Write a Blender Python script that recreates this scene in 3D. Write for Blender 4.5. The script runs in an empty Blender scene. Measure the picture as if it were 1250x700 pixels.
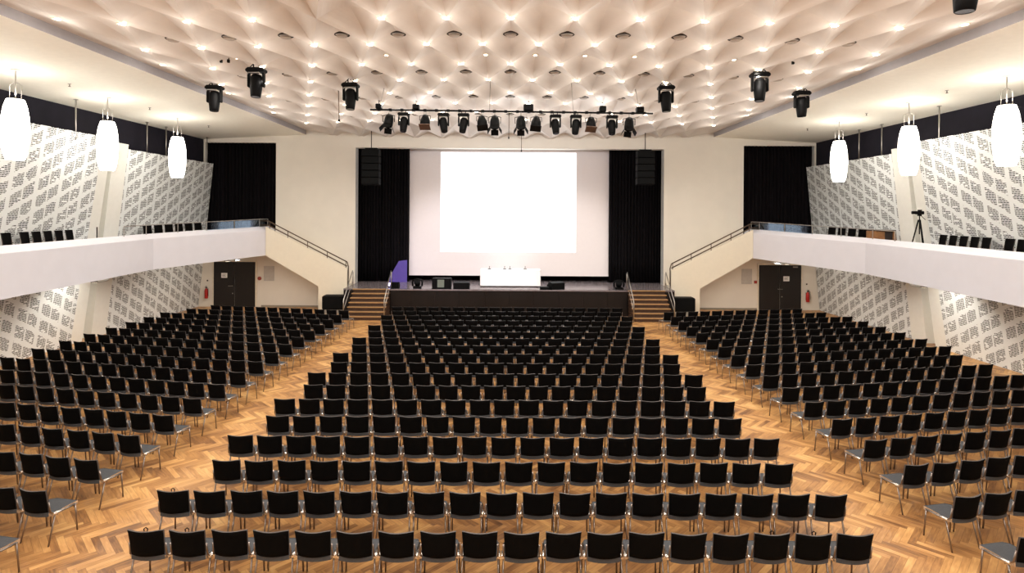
import bpy, math, random
from mathutils import Vector, Matrix
random.seed(7)
PI = math.pi
scn = bpy.context.scene
COL = scn.collection

# ------------------------------------------------------------------ camera numbers
FOC, CX, CY, CAMZ, ROLL = 700.0, 622.0, 262.0, 5.05, 0.0061


def at(px, py, d):
    """point of the place at depth d (metres from the viewer along the hall)"""
    dx, dy = px - CX, py - CY
    return Vector(((dx + ROLL * dy) * d / FOC, d, CAMZ - (dy - ROLL * dx) * d / FOC))


# ------------------------------------------------------------------ mesh builder
class MB:
    def __init__(self):
        self.v, self.f, self.m, self.s, self.uv = [], [], [], [], None

    def quad(self, idx, m=0, s=False):
        self.f.append(tuple(idx)); self.m.append(m); self.s.append(s)

    def box(self, lo, hi, m=0, M=None, bev=0.0):
        x0, y0, z0 = lo; x1, y1, z1 = hi
        n = len(self.v)
        if bev <= 0:
            pts = [(x0, y0, z0), (x1, y0, z0), (x1, y1, z0), (x0, y1, z0), (x0, y0, z1), (x1, y0, z1), (x1, y1, z1), (x0, y1, z1)]
            fs = [(0, 3, 2, 1), (4, 5, 6, 7), (0, 1, 5, 4), (1, 2, 6, 5), (2, 3, 7, 6), (3, 0, 4, 7)]
        else:
            b = min(bev, (x1 - x0) / 2.01, (y1 - y0) / 2.01, (z1 - z0) / 2.01)
            ring = lambda X0, Y0, X1, Y1, z, c: [(X0 + c, Y0, z), (X1 - c, Y0, z), (X1, Y0 + c, z), (X1, Y1 - c, z), (X1 - c, Y1, z), (X0 + c, Y1, z), (X0, Y1 - c, z), (X0, Y0 + c, z)]
            pts = ring(x0 + b, y0 + b, x1 - b, y1 - b, z0, b * .4) + ring(x0, y0, x1, y1, z0 + b, b) + ring(x0, y0, x1, y1, z1 - b, b) + ring(x0 + b, y0 + b, x1 - b, y1 - b, z1, b * .4)
            fs = [tuple(range(7, -1, -1)), tuple(range(24, 32))]
            for r in range(3):
                for k in range(8):
                    a, c = r * 8 + k, r * 8 + (k + 1) % 8
                    fs.append((a, c, c + 8, a + 8))
        for p in pts:
            q = Vector(p)
            self.v.append(tuple(M @ q) if M else tuple(q))
        for f in fs:
            self.quad([n + i for i in f], m)
        return self

    def tube(self, pts, r, n=8, m=0, cap=True, smooth=True):
        pts = [Vector(p) for p in pts]
        rs = r if isinstance(r, (list, tuple)) else [r] * len(pts)
        base = len(self.v)
        prev = None
        for i, p in enumerate(pts):
            t = (pts[min(i + 1, len(pts) - 1)] - pts[max(i - 1, 0)])
            if t.length < 1e-9:
                t = Vector((0, 0, 1))
            t.normalize()
            if prev is None:
                a = Vector((0, 0, 1)) if abs(t.z) < .9 else Vector((1, 0, 0))
                prev = t.cross(a).normalized()
            u = (prev - t * prev.dot(t)).normalized()
            w = t.cross(u)
            prev = u
            for k in range(n):
                an = 2 * PI * k / n
                self.v.append(tuple(p + (u * math.cos(an) + w * math.sin(an)) * rs[i]))
        for i in range(len(pts) - 1):
            for k in range(n):
                a, b = base + i * n + k, base + i * n + (k + 1) % n
                self.quad((a, b, b + n, a + n), m, smooth)
        if cap:
            self.quad([base + k for k in range(n)][::-1], m)
            self.quad([base + (len(pts) - 1) * n + k for k in range(n)], m)
        return self

    def lathe(self, prof, n=20, m=0, M=None, smooth=True, cap=True):
        """prof: (radius, z) from one end to the other, round the z axis"""
        base = len(self.v)
        for r, z in prof:
            for k in range(n):
                an = 2 * PI * k / n
                q = Vector((r * math.cos(an), r * math.sin(an), z))
                self.v.append(tuple(M @ q) if M else tuple(q))
        for i in range(len(prof) - 1):
            for k in range(n):
                a, b = base + i * n + k, base + i * n + (k + 1) % n
                self.quad((a, b, b + n, a + n), m, smooth)
        if cap:
            self.quad([base + k for k in range(n)][::-1], m)
            self.quad([base + (len(prof) - 1) * n + k for k in range(n)], m)
        return self

    def prism(self, poly, axis, a, b, m=0):
        """a polygon in the plane across the axis ('x': (y,z), 'y': (x,z), 'z': (x,y)) drawn out from a to b"""
        n, k = len(self.v), len(poly)
        for t in (a, b):
            for p, q in poly:
                self.v.append({'x': (t, p, q), 'y': (p, t, q), 'z': (p, q, t)}[axis])
        self.quad(range(n, n + k), m); self.quad(range(n + 2 * k - 1, n + k - 1, -1), m)
        for i in range(k):
            j = (i + 1) % k
            self.quad((n + i, n + k + i, n + k + j, n + j), m)
        return self

    def sheet(self, fn, nu, nv, m=0, smooth=True):
        base = len(self.v)
        for j in range(nv + 1):
            for i in range(nu + 1):
                self.v.append(tuple(fn(i / nu, j / nv)))
        for j in range(nv):
            for i in range(nu):
                a = base + j * (nu + 1) + i
                self.quad((a, a + 1, a + nu + 2, a + nu + 1), m, smooth)
        return self

    def mesh(self, name, mats):
        me = bpy.data.meshes.new(name)
        me.from_pydata(self.v, [], self.f)
        for x in (mats if isinstance(mats, (list, tuple)) else [mats]):
            me.materials.append(x)
        me.polygons.foreach_set('material_index', self.m)
        me.polygons.foreach_set('use_smooth', self.s)
        me.update()
        return me

    def fix(self, me):
        import bmesh
        bm = bmesh.new(); bm.from_mesh(me)
        bmesh.ops.recalc_face_normals(bm, faces=bm.faces)
        bm.to_mesh(me); bm.free()

    def build(self, name, mats, parent=None, loc=None, rz=0.0, fix=True):
        me = self.mesh(name, mats)
        if fix:
            self.fix(me)
        o = bpy.data.objects.new(name, me)
        COL.objects.link(o)
        if parent:
            o.parent = parent
        if loc is not None:
            o.location = loc
        o.rotation_euler.z = rz
        return o


def tag(o, label=None, cat=None, group=None, kind=None):
    if label: o['label'] = label
    if cat: o['category'] = cat
    if group: o['group'] = group
    if kind: o['kind'] = kind
    return o


def thing(name, label, cat, loc=(0, 0, 0), rz=0.0, group=None):
    o = bpy.data.objects.new(name, None)
    COL.objects.link(o)
    o.empty_display_size = .1
    o.location = loc; o.rotation_euler.z = rz
    return tag(o, label, cat, group)


def struct(mb, name, mats, label=None, parent=None):
    o = mb.build(name, mats, parent)
    if parent is None:
        o['kind'] = 'structure'
        if label:
            o['label'] = label
    return o


def kids(o):
    return [c for c in bpy.data.objects if c.parent == o]


def dup(root, loc, rz=0.0, label=None, group=None, tree=None):
    r = root.copy(); COL.objects.link(r)
    r.location = loc; r.rotation_euler.z = rz
    if label: r['label'] = label
    if group: r['group'] = group
    for c, subs in tree:
        d = c.copy(); COL.objects.link(d); d.parent = r
        for g in subs:
            e = g.copy(); COL.objects.link(e); e.parent = d
    return r


def tree_of(root):
    return [(c, kids(c)) for c in kids(root)]


ORD = 'zeroth first second third fourth fifth sixth seventh eighth ninth tenth eleventh twelfth thirteenth fourteenth fifteenth sixteenth seventeenth eighteenth nineteenth twentieth'.split()


# ------------------------------------------------------------------ materials
def lin(c):
    return tuple((x / 255 / 12.92 if x / 255 <= .04045 else ((x / 255 + .055) / 1.055) ** 2.4) for x in c)


def mat(name, rgb, rough=.6, metal=0.0, noise=.06, scale=6.0, spec=.5, emit=None, estr=0.0, bump=0.0, bscale=200.0, sheen=0.0):
    """procedural surface: base colour stirred a little by a noise texture"""
    m = bpy.data.materials.new(name); m.use_nodes = True
    nt = m.node_tree; b = nt.nodes['Principled BSDF']
    c = lin(rgb)
    b.inputs['Roughness'].default_value = rough
    b.inputs['Metallic'].default_value = metal
    b.inputs['Specular IOR Level'].default_value = spec
    if sheen: b.inputs['Sheen Weight'].default_value = sheen
    tc = nt.nodes.new('ShaderNodeTexCoord')
    if noise:
        n = nt.nodes.new('ShaderNodeTexNoise'); n.inputs['Scale'].default_value = scale; n.inputs['Detail'].default_value = 3
        nt.links.new(tc.outputs['Object'], n.inputs['Vector'])
        r = nt.nodes.new('ShaderNodeValToRGB')
        r.color_ramp.elements[0].position = .3; r.color_ramp.elements[1].position = .7
        r.color_ramp.elements[0].color = (*[x * (1 - noise) for x in c], 1)
        r.color_ramp.elements[1].color = (*[min(1, x * (1 + noise)) for x in c], 1)
        nt.links.new(n.outputs['Fac'], r.inputs['Fac'])
        nt.links.new(r.outputs['Color'], b.inputs['Base Color'])
    else:
        b.inputs['Base Color'].default_value = (*c, 1)
    if bump:
        n2 = nt.nodes.new('ShaderNodeTexNoise'); n2.inputs['Scale'].default_value = bscale
        nt.links.new(tc.outputs['Object'], n2.inputs['Vector'])
        bu = nt.nodes.new('ShaderNodeBump'); bu.inputs['Strength'].default_value = bump; bu.inputs['Distance'].default_value = .01
        nt.links.new(n2.outputs['Fac'], bu.inputs['Height'])
        nt.links.new(bu.outputs['Normal'], b.inputs['Normal'])
    if emit:
        b.inputs['Emission Color'].default_value = (*lin(emit), 1)
        b.inputs['Emission Strength'].default_value = estr
    return m


class NX:
    """small expressions of math nodes"""
    def __init__(self, nt): self.nt = nt
    def op(self, o, a, b=None, c=None):
        n = self.nt.nodes.new('ShaderNodeMath'); n.operation = o
        for i, x in enumerate((a, b, c)):
            if x is None: continue
            if isinstance(x, (int, float)): n.inputs[i].default_value = x
            else: self.nt.links.new(x, n.inputs[i])
        return n.outputs[0]
    def add(s, a, b): return s.op('ADD', a, b)
    def sub(s, a, b): return s.op('SUBTRACT', a, b)
    def mul(s, a, b): return s.op('MULTIPLY', a, b)
    def floor(s, a): return s.op('FLOOR', a)
    def frac(s, a): return s.op('FRACT', a)
    def lt(s, a, b): return s.op('LESS_THAN', a, b)
    def gt(s, a, b): return s.op('GREATER_THAN', a, b)
    def mod(s, a, b): return s.op('FLOORED_MODULO', a, b)
    def mix(s, f, a, b): return s.add(s.mul(a, s.sub(1.0, f)), s.mul(b, f))
    def white(s, a, b, c=0.0):
        cb = s.nt.nodes.new('ShaderNodeCombineXYZ')
        for i, x in enumerate((a, b, c)):
            if isinstance(x, (int, float)): cb.inputs[i].default_value = x
            else: s.nt.links.new(x, cb.inputs[i])
        w = s.nt.nodes.new('ShaderNodeTexWhiteNoise'); w.noise_dimensions = '3D'
        s.nt.links.new(cb.outputs[0], w.inputs['Vector'])
        return w.outputs['Value']


def parquet():
    m = bpy.data.materials.new('oak herringbone parquet'); m.use_nodes = True
    nt = m.node_tree; b = nt.nodes['Principled BSDF']; x = NX(nt)
    tc = nt.nodes.new('ShaderNodeTexCoord')
    mp = nt.nodes.new('ShaderNodeMapping'); mp.inputs['Rotation'].default_value = (0, 0, PI / 4)
    nt.links.new(tc.outputs['Object'], mp.inputs['Vector'])
    sp = nt.nodes.new('ShaderNodeSeparateXYZ'); nt.links.new(mp.outputs[0], sp.inputs[0])
    W, N = .095, 6
    px, py = x.mul(sp.outputs[0], 1 / W), x.mul(sp.outputs[1], 1 / W)
    i, j = x.floor(px), x.floor(py)
    k = x.mod(x.sub(i, j), 2.0 * N)
    hor = x.lt(k, N - .5)
    hid_x, ver_y = x.sub(i, k), x.sub(j, x.sub(2.0 * N - 1, k))
    ida, idb = x.mix(hor, i, hid_x), x.mix(hor, ver_y, j)
    rnd = x.white(ida, idb, hor)
    rnd2 = x.white(idb, ida, x.add(hor, 3.0))
    # grain runs along each strip
    along, across = x.mix(hor, py, px), x.mix(hor, px, py)
    cb = nt.nodes.new('ShaderNodeCombineXYZ')
    nt.links.new(x.mul(along, .35), cb.inputs[0]); nt.links.new(x.mul(across, 2.6), cb.inputs[1]); nt.links.new(x.mul(rnd, 40.0), cb.inputs[2])
    gn = nt.nodes.new('ShaderNodeTexNoise'); gn.inputs['Scale'].default_value = 1.2; gn.inputs['Detail'].default_value = 4
    nt.links.new(cb.outputs[0], gn.inputs['Vector'])
    big = nt.nodes.new('ShaderNodeTexNoise'); big.inputs['Scale'].default_value = .9; big.inputs['Detail'].default_value = 4
    nt.links.new(tc.outputs['Object'], big.inputs['Vector'])
    tone = x.add(x.add(x.add(.11, x.mul(rnd, .40)), x.mul(gn.outputs['Fac'], .5)), x.mul(x.sub(big.outputs['Fac'], .5), .8))
    rp = nt.nodes.new('ShaderNodeValToRGB'); cr = rp.color_ramp
    cr.elements[0].position = .08; cr.elements[0].color = (*lin((80, 54, 37)), 1)
    cr.elements[1].position = .98; cr.elements[1].color = (*lin((226, 186, 126)), 1)
    for p, c in ((.28, (118, 82, 52)), (.5, (166, 121, 74)), (.75, (200, 154, 98))):
        e = cr.elements.new(p); e.color = (*lin(c), 1)
    nt.links.new(tone, rp.inputs['Fac'])
    # dark joints
    fx, fy = x.frac(px), x.frac(py)
    jx = x.add(x.lt(fx, .03), x.gt(fx, .97)); jy = x.add(x.lt(fy, .03), x.gt(fy, .97))
    endh = x.add(x.lt(x.add(k, fx), .03), x.gt(x.add(k, fx), N - .03))
    joint = x.mix(hor, jx, x.op('MAXIMUM', jy, endh))
    mx = nt.nodes.new('ShaderNodeMix'); mx.data_type = 'RGBA'
    nt.links.new(x.mul(joint, .4), mx.inputs[0]); nt.links.new(rp.outputs['Color'], mx.inputs[6])
    mx.inputs[7].default_value = (*lin((70, 40, 22)), 1)
    nt.links.new(mx.outputs[2], b.inputs['Base Color'])
    rough = x.add(.34, x.mul(rnd2, .18))
    nt.links.new(rough, b.inputs['Roughness'])
    b.inputs['Specular IOR Level'].default_value = .4
    return m


def perforated(name, sgn):
    """white acoustic lining: fields of dark slits between white uprights and stepped white bands; uv in metres"""
    m = bpy.data.materials.new(name); m.use_nodes = True
    nt = m.node_tree; b = nt.nodes['Principled BSDF']; x = NX(nt)
    uv = nt.nodes.new('ShaderNodeUVMap'); sp = nt.nodes.new('ShaderNodeSeparateXYZ'); nt.links.new(uv.outputs[0], sp.inputs[0])
    u, v = sp.outputs[0], sp.outputs[1]
    H = .5
    cu = x.mul(u, 1 / H); c = x.floor(cu); fu = x.frac(cu)
    odd = x.mod(c, 2.0)
    # wide white uprights every metre, thin ones between
    up = x.op('MULTIPLY', x.gt(fu, x.add(.06, x.mul(x.sub(1.0, odd), .1))), x.lt(fu, x.sub(.94, x.mul(odd, .1))))
    row = x.floor(x.mul(v, 1 / .055)); fv = x.frac(x.mul(v, 1 / .055))
    r1 = x.white(row, c)
    shift = x.mul(cu, .28 * sgn)
    band = x.frac(x.mul(x.sub(x.add(v, x.mul(x.sub(r1, .5), .06)), shift), 1 / .57))
    field = x.gt(band, .31)
    q = x.add(x.mul(u, 1 / .115), x.mul(r1, 5.0))
    slit = x.mul(x.lt(x.frac(q), .88), x.mul(x.gt(fv, .2), x.lt(fv, .76)))
    keep = x.gt(x.white(x.floor(q), row, 7.0), .08)
    dark = x.mul(x.mul(up, field), x.mul(slit, keep))
    mx = nt.nodes.new('ShaderNodeMix'); mx.data_type = 'RGBA'
    nt.links.new(dark, mx.inputs[0])
    mx.inputs[6].default_value = (*lin((224, 228, 228)), 1); mx.inputs[7].default_value = (*lin((34, 33, 32)), 1)
    nt.links.new(mx.outputs[2], b.inputs['Base Color'])
    b.inputs['Roughness'].default_value = .55
    return m


def drape(name, rgb):
    return mat(name, rgb, rough=.95, noise=.15, scale=3, spec=.1)


def glass_mat():
    m = bpy.data.materials.new('balustrade glass'); m.use_nodes = True
    nt = m.node_tree; nt.nodes.remove(nt.nodes['Principled BSDF'])
    out = nt.nodes['Material Output']
    t = nt.nodes.new('ShaderNodeBsdfTransparent'); t.inputs[0].default_value = (.80, .85, .90, 1)
    g = nt.nodes.new('ShaderNodeBsdfGlossy'); g.inputs['Roughness'].default_value = .05; g.inputs[0].default_value = (.5, .58, .68, 1)
    fr = nt.nodes.new('ShaderNodeFresnel'); fr.inputs[0].default_value = 1.45
    mi = nt.nodes.new('ShaderNodeMixShader')
    nt.links.new(fr.outputs[0], mi.inputs[0]); nt.links.new(t.outputs[0], mi.inputs[1]); nt.links.new(g.outputs[0], mi.inputs[2])
    nt.links.new(mi.outputs[0], out.inputs[0])
    return m


def glow(name, rgb, strength):
    m = bpy.data.materials.new(name); m.use_nodes = True
    nt = m.node_tree; nt.nodes.remove(nt.nodes['Principled BSDF'])
    e = nt.nodes.new('ShaderNodeEmission'); e.inputs[0].default_value = (*lin(rgb), 1); e.inputs[1].default_value = strength
    nt.links.new(e.outputs[0], nt.nodes['Material Output'].inputs[0])
    return m


M = dict(
    floor=parquet(),
    wall=mat('cream wall paint', (231, 226, 216), .7, noise=.02, scale=1.5),
    ceil=mat('warm white ceiling plaster', (222, 214, 206), .8, noise=.03, scale=2),
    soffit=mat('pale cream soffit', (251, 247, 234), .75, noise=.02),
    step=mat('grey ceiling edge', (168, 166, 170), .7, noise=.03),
    fascia=mat('balcony white', (226, 226, 236), .6, noise=.015, scale=2),
    parapet=mat('stair parapet cream white', (240, 232, 214), .65, noise=.015),
    pilaster=mat('pilaster off white', (226, 226, 220), .6, noise=.02),
    navy=mat('dark navy wall paint', (28, 26, 36), .8, noise=.15, scale=2, spec=.2),
    black_drape=drape('black stage cloth', (17, 15, 18)),
    stage_wall=mat('black stage wall', (12, 12, 13), .9, noise=.1, spec=.1),
    screen=mat('projection screen cloth', (226, 220, 222), .85, noise=.01),
    beam=glow('projected white picture', (255, 255, 255), 2.6),
    stage_floor=mat('dark polished stage boards', (120, 112, 116), .2, noise=.15, scale=5),
    stage_front=mat('dark brown stage front', (22, 16, 15), .45, noise=.2, scale=3, spec=.3),
    tread=mat('oak stair tread', (176, 138, 92), .5, noise=.12, scale=9),
    treadtop=mat('brown stair tread', (112, 82, 56), .5, noise=.15, scale=9),
    riser=mat('dark stair riser', (66, 44, 30), .55, noise=.2, scale=9),
    door=mat('black brown door leaf', (19, 15, 15), .5, noise=.15, scale=4),
    doorframe=mat('pale door jamb', (226, 218, 202), .6),
    steel=mat('brushed steel', (176, 172, 166), .3, 1.0, noise=.06),
    bronze=mat('dark bronze rail', (96, 80, 66), .4, .8, noise=.08),
    chrome=mat('chair chrome tube', (140, 130, 124), .3, 1.0, noise=.05),
    silver=mat('silver link plate', (214, 210, 204), .25, .9, noise=.04),
    fabric=mat('black chair fabric', (9, 8, 8), .95, noise=.2, scale=30, spec=.08),
    rim=mat('dark grey chair edge', (74, 68, 66), .6, noise=.1),
    seatcloth=mat('charcoal seat fabric', (72, 74, 78), .85, noise=.12, scale=40, spec=.2),
    black=mat('black metal', (5, 5, 6), .6, noise=.2, scale=12, spec=.12),
    blackgrille=mat('black speaker grille', (9, 10, 11), .85, noise=.3, scale=120, spec=.15),
    lens=mat('dark lens glass', (30, 32, 40), .1, noise=.05),
    amber=mat('amber lamp filter', (96, 72, 60), .4, noise=.1),
    lampglow=glow('opal lamp glow', (255, 248, 236), 9.5),
    capwhite=mat('white lamp fitting', (232, 228, 218), .5),
    wire=mat('pale steel wire', (170, 164, 158), .5, .5),
    down=glow('downlight glow', (255, 236, 200), 30.0),
    downsmall=glow('small downlight glow', (255, 234, 205), 14.0),
    ring=mat('downlight trim ring', (225, 214, 196), .5),
    ventdark=mat('dark vent throat', (50, 42, 36), .8, noise=.1),
    vent=mat('vent plate grey', (170, 158, 146), .6, noise=.05),
    paper=mat('white notice paper', (240, 240, 238), .8, noise=.02),
    ink=mat('grey print ink', (120, 120, 124), .8),
    red=mat('red enamel', (178, 30, 24), .35, noise=.1),
    redknob=mat('dull red plastic', (150, 62, 48), .5),
    greypanel=mat('grey wall grille', (196, 192, 186), .7, noise=.05),
    exitglow=glow('emergency lamp glow', (225, 240, 255), 9.0),
    underglow=glow('undersoffit lamp glow', (255, 244, 225), 6.0),
    cloth=mat('white table cloth', (244, 242, 244), .8, noise=.01),
    wood=mat('brown lectern wood', (150, 104, 62), .5, noise=.2, scale=7),
    darkwood=mat('dark wood top', (40, 28, 24), .5),
    purple=mat('violet light patch', (84, 68, 150), .8, noise=.06),  # violet stage light on the backdrop, put into the colour
    plinth=mat('grey plinth', (150, 146, 138), .7),
    glass=glass_mat(),
    graygreen=mat('grey green screen', (104, 112, 104), .4, noise=.1),
    perf_up=perforated('slotted lining, bands rising', 1.0),
    perf_low=perforated('slotted lining, bands falling', -1.0),
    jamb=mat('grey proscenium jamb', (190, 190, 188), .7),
    skirting=mat('grey skirting', (150, 142, 128), .6),
)

FRONT = 30.8      # front wall plane
SZ = 1.3          # stage height

# ================================================================== SHELL
mb = MB(); mb.box((-17.6, -9, -.2), (17.6, 34, 0)); struct(mb, 'floor', M['floor'], 'oak herringbone parquet floor of the hall')


def ceil_drop(X, Y):
    a = abs(X)
    d = -.0024 * min(a, 9.4) ** 2
    if a > 9.4:
        t = (a - 9.4) / 1.55
        d += t * t * (3 - 2 * t) * .28
    if Y > 27.2:
        t = min(1, (Y - 27.2) / 3.6)
        d -= t * t * (3 - 2 * t) * .34 * max(0, 1 - (a / 9.5) ** 2)
    return d


CU, CV, CY0, CLOW, CHI = .725, 1.96, 12.83, 9.45, .29


def ceil_z(X, Y):
    u, v = X / CU, (Y - CY0) / CV
    dist = lambda s: abs(((s + 1) % 2) - 1)          # to the nearest even number
    ds, dt = 1 - dist(u + v), 1 - dist(u - v)       # to the nearest odd number
    fade = max(0.0, min(1.0, (10.3 - abs(X)) / 1.3))
    t = max(0.0, (1 - max(ds, dt) - .05) / .95)
    return CLOW + CHI * fade * (1 - (1 - t) ** 1.7) + ceil_drop(X, Y)


def build_ceiling():
    mb = MB(); idx = {}
    n = 7

    def vert(a, b):                                   # in thirds of the lattice
        if (a, b) not in idx:
            X = max(-10.95, min(10.95, a / n * CU)); Y = CY0 + b / n * CV
            idx[(a, b)] = len(mb.v)
            mb.v.append((X, Y, ceil_z(X, Y)))
        return idx[(a, b)]
    for u in range(-16, 16):
        for v in range(-11, 10):
            low = (u + v) % 2 == 0
            for p in range(n):
                for q in range(n):
                    a, b = u * n + p, v * n + q
                    if abs((a + .5) / n * CU) > 10.95: 
                        if abs(a / n * CU) > 10.95 and abs((a + 1) / n * CU) > 10.95: continue
                    c = [vert(a, b), vert(a + 1, b), vert(a + 1, b + 1), vert(a, b + 1)]
                    if low:   # low corners at (u,v) and (u+1,v+1)
                        mb.quad((c[0], c[2], c[1])); mb.quad((c[0], c[3], c[2]))
                    else:
                        mb.quad((c[0], c[3], c[1])); mb.quad((c[1], c[3], c[2]))
    return mb


o = build_ceiling().build('ceiling', M['ceil'], fix=False); tag(o, 'folded ceiling of shallow diamond coffers', kind='structure')
# lower side soffits with the grey step between
for s, nm in ((-1, 'left'), (1, 'right')):
    mb = MB()
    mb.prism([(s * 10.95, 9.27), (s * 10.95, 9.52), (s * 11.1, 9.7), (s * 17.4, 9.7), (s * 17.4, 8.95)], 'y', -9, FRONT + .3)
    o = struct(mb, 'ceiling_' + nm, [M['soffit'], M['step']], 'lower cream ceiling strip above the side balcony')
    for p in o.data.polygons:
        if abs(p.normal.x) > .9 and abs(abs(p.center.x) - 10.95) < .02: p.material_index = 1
    mb = MB(); mb.box((min(s * 17.2, s * 17.5), -9, 0), (max(s * 17.2, s * 17.5), 34, 9.7))
    struct(mb, 'wall_' + nm, M['wall'], 'cream side wall behind the slotted lining')
    mb = MB(); mb.box((min(s * 16.45, s * 16.6), -9, 7.0), (max(s * 16.45, s * 16.6), FRONT, 9.05))
    struct(mb, 'trim_%d' % (1 if s < 0 else 2), M['navy'], 'dark navy strip of wall above the slotted lining')
mb = MB(); mb.box((-17.5, -9.3, 0), (17.5, -9, 9.8)); struct(mb, 'wall_rear', M['wall'])

# front wall with stage opening and the two balcony doorways
mb = MB()
PO, PT = 8.28, 8.6
for s in (-1, 1):
    bx = lambda a, b, z0, z1, y0=FRONT, y1=FRONT + .55: mb.box((min(s * a, s * b), y0, z0), (max(s * a, s * b), y1, z1))
    bx(PO, 12.56, 0, 9.75); bx(12.56, 16.35, 0, 3.3); bx(12.56, 16.35, 8.83, 9.75); bx(16.35, 17.5, 0, 9.75)
mb.box((-PO, FRONT, PT), (PO, FRONT + .55, 9.75))
o = struct(mb, 'wall_front', [M['wall'], M['jamb']], 'cream front wall around the stage opening')
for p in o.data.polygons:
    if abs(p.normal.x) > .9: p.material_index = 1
mb = MB()
mb.box((-17.5, 33.4, 0), (17.5, 33.6, 10)); mb.box((-10.2, FRONT + .55, 0), (-10, 33.4, 10)); mb.box((10, FRONT + .55, 0), (10.2, 33.4, 10)); mb.box((-10.2, FRONT + .55, 9.75), (10.2, 33.4, 9.9))
struct(mb, 'wall_stage', M['stage_wall'], 'black walls behind the stage')
for s, nm in ((-1, 'left'), (1, 'right')):
    mb = MB(); mb.box((min(s * 9.85, s * 13.3), FRONT - .03, 0), (max(s * 9.85, s * 13.3), FRONT, .1)); struct(mb, 'baseboard_' + nm, M['skirting'])


# ------------------------------------------------------------------ slotted linings (leaning, each its own distance)
def lining(s, y0, y1, x0, lean, z0, z1, y_top=None, m=None, label=''):
    mb = MB()
    X = lambda z: x0 - lean * z
    th = .08
    pts = []
    for (z, k) in ((z0, 0), (z1, 0), (z1, 1), (z0, 1)):
        for y in (y0, y1):
            pts.append((s * (X(z) + k * th), y, z))
    mb.v = pts
    for q in ((0, 1, 3, 2), (2, 3, 5, 4), (4, 5, 7, 6), (6, 7, 1, 0), (0, 2, 4, 6), (1, 7, 5, 3)):
        mb.quad(q)
    o = mb.build('slotted_acoustic_lining', m)
    uv = o.data.uv_layers.new(name='UVMap')
    for l in o.data.loops:
        c = o.data.vertices[l.vertex_index].co
        uv.data[l.index].uv = (c.y, c.z)
    tag(o, label, 'wall panelling', 'slotted linings of the side walls')
    return o


for s, side in ((-1, 'opposite the tripod'), (1, 'on the tripod side')):
    lining(s, 23.75, 30.78, 16.68, .10, 2.9, 7.68, m=M['perf_up'], label='upper white slotted wall lining next to black balcony curtain, ' + side)
    lining(s, 8.0, 21.7, 16.6, .155, 2.9, 7.9, m=M['perf_up'], label='upper white slotted wall lining farther from the stage, ' + side)
    lining(s, 23.75, 30.78, 16.68, .10, 0, 2.6, m=M['perf_low'], label='lower white slotted lining under balcony beside the door, ' + side)
    lining(s, 8.0, 21.7, 16.6, .155, 0, 2.6, m=M['perf_low'], label='lower white slotted lining under balcony farther from stage, ' + side)
    # leaning pilaster between the linings
    mb = MB()
    for (ya, yb, dx, lean) in ((21.7, 22.35, .0, .145), (22.35, 22.9, .38, .135), (22.9, 23.75, .05, .115)):
        X = lambda z: 16.64 + dx - lean * z
        n = len(mb.v)
        for z in (0, 7.85):
            for y in (ya, yb):
                mb.v.append((s * X(z), y, z)); mb.v.append((s * (X(z) + .5), y, z))
        for q in ((0, 1, 3, 2), (4, 6, 7, 5), (0, 2, 6, 4), (1, 5, 7, 3), (0, 4, 5, 1), (2, 3, 7, 6)):
            mb.quad([n + i for i in q])
    struct(mb, 'trim_%d' % (3 if s < 0 else 4), M['pilaster'], 'off white leaning pilaster between the linings')


# ------------------------------------------------------------------ balconies
def stations(s):
    return [(12.6, FRONT - .02, 4.16, 2.86), (12.6, 29.6, 4.16, 2.86), (15.03, 24.2, 3.93, 2.63), (14.33, 16.05, 3.85, 2.55), (13.6, 7.5, 3.78, 2.48), (13.0, 0.5, 3.72, 2.42)]


def fascia_at(y):
    st = stations(1)
    for a, b in zip(st, st[1:]):
        if b[1] <= y <= a[1]:
            t = (a[1] - y) / max(1e-6, a[1] - b[1])
            return [a[i] + (b[i] - a[i]) * t for i in (0, 2, 3)]
    return [st[0][i] for i in (0, 2, 3)]


def off(p, q, d):
    """outward horizontal direction of a run of the front"""
    v = Vector((q[0] - p[0], q[1] - p[1])).normalized()
    return Vector((-v.y, v.x)) * d


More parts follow.
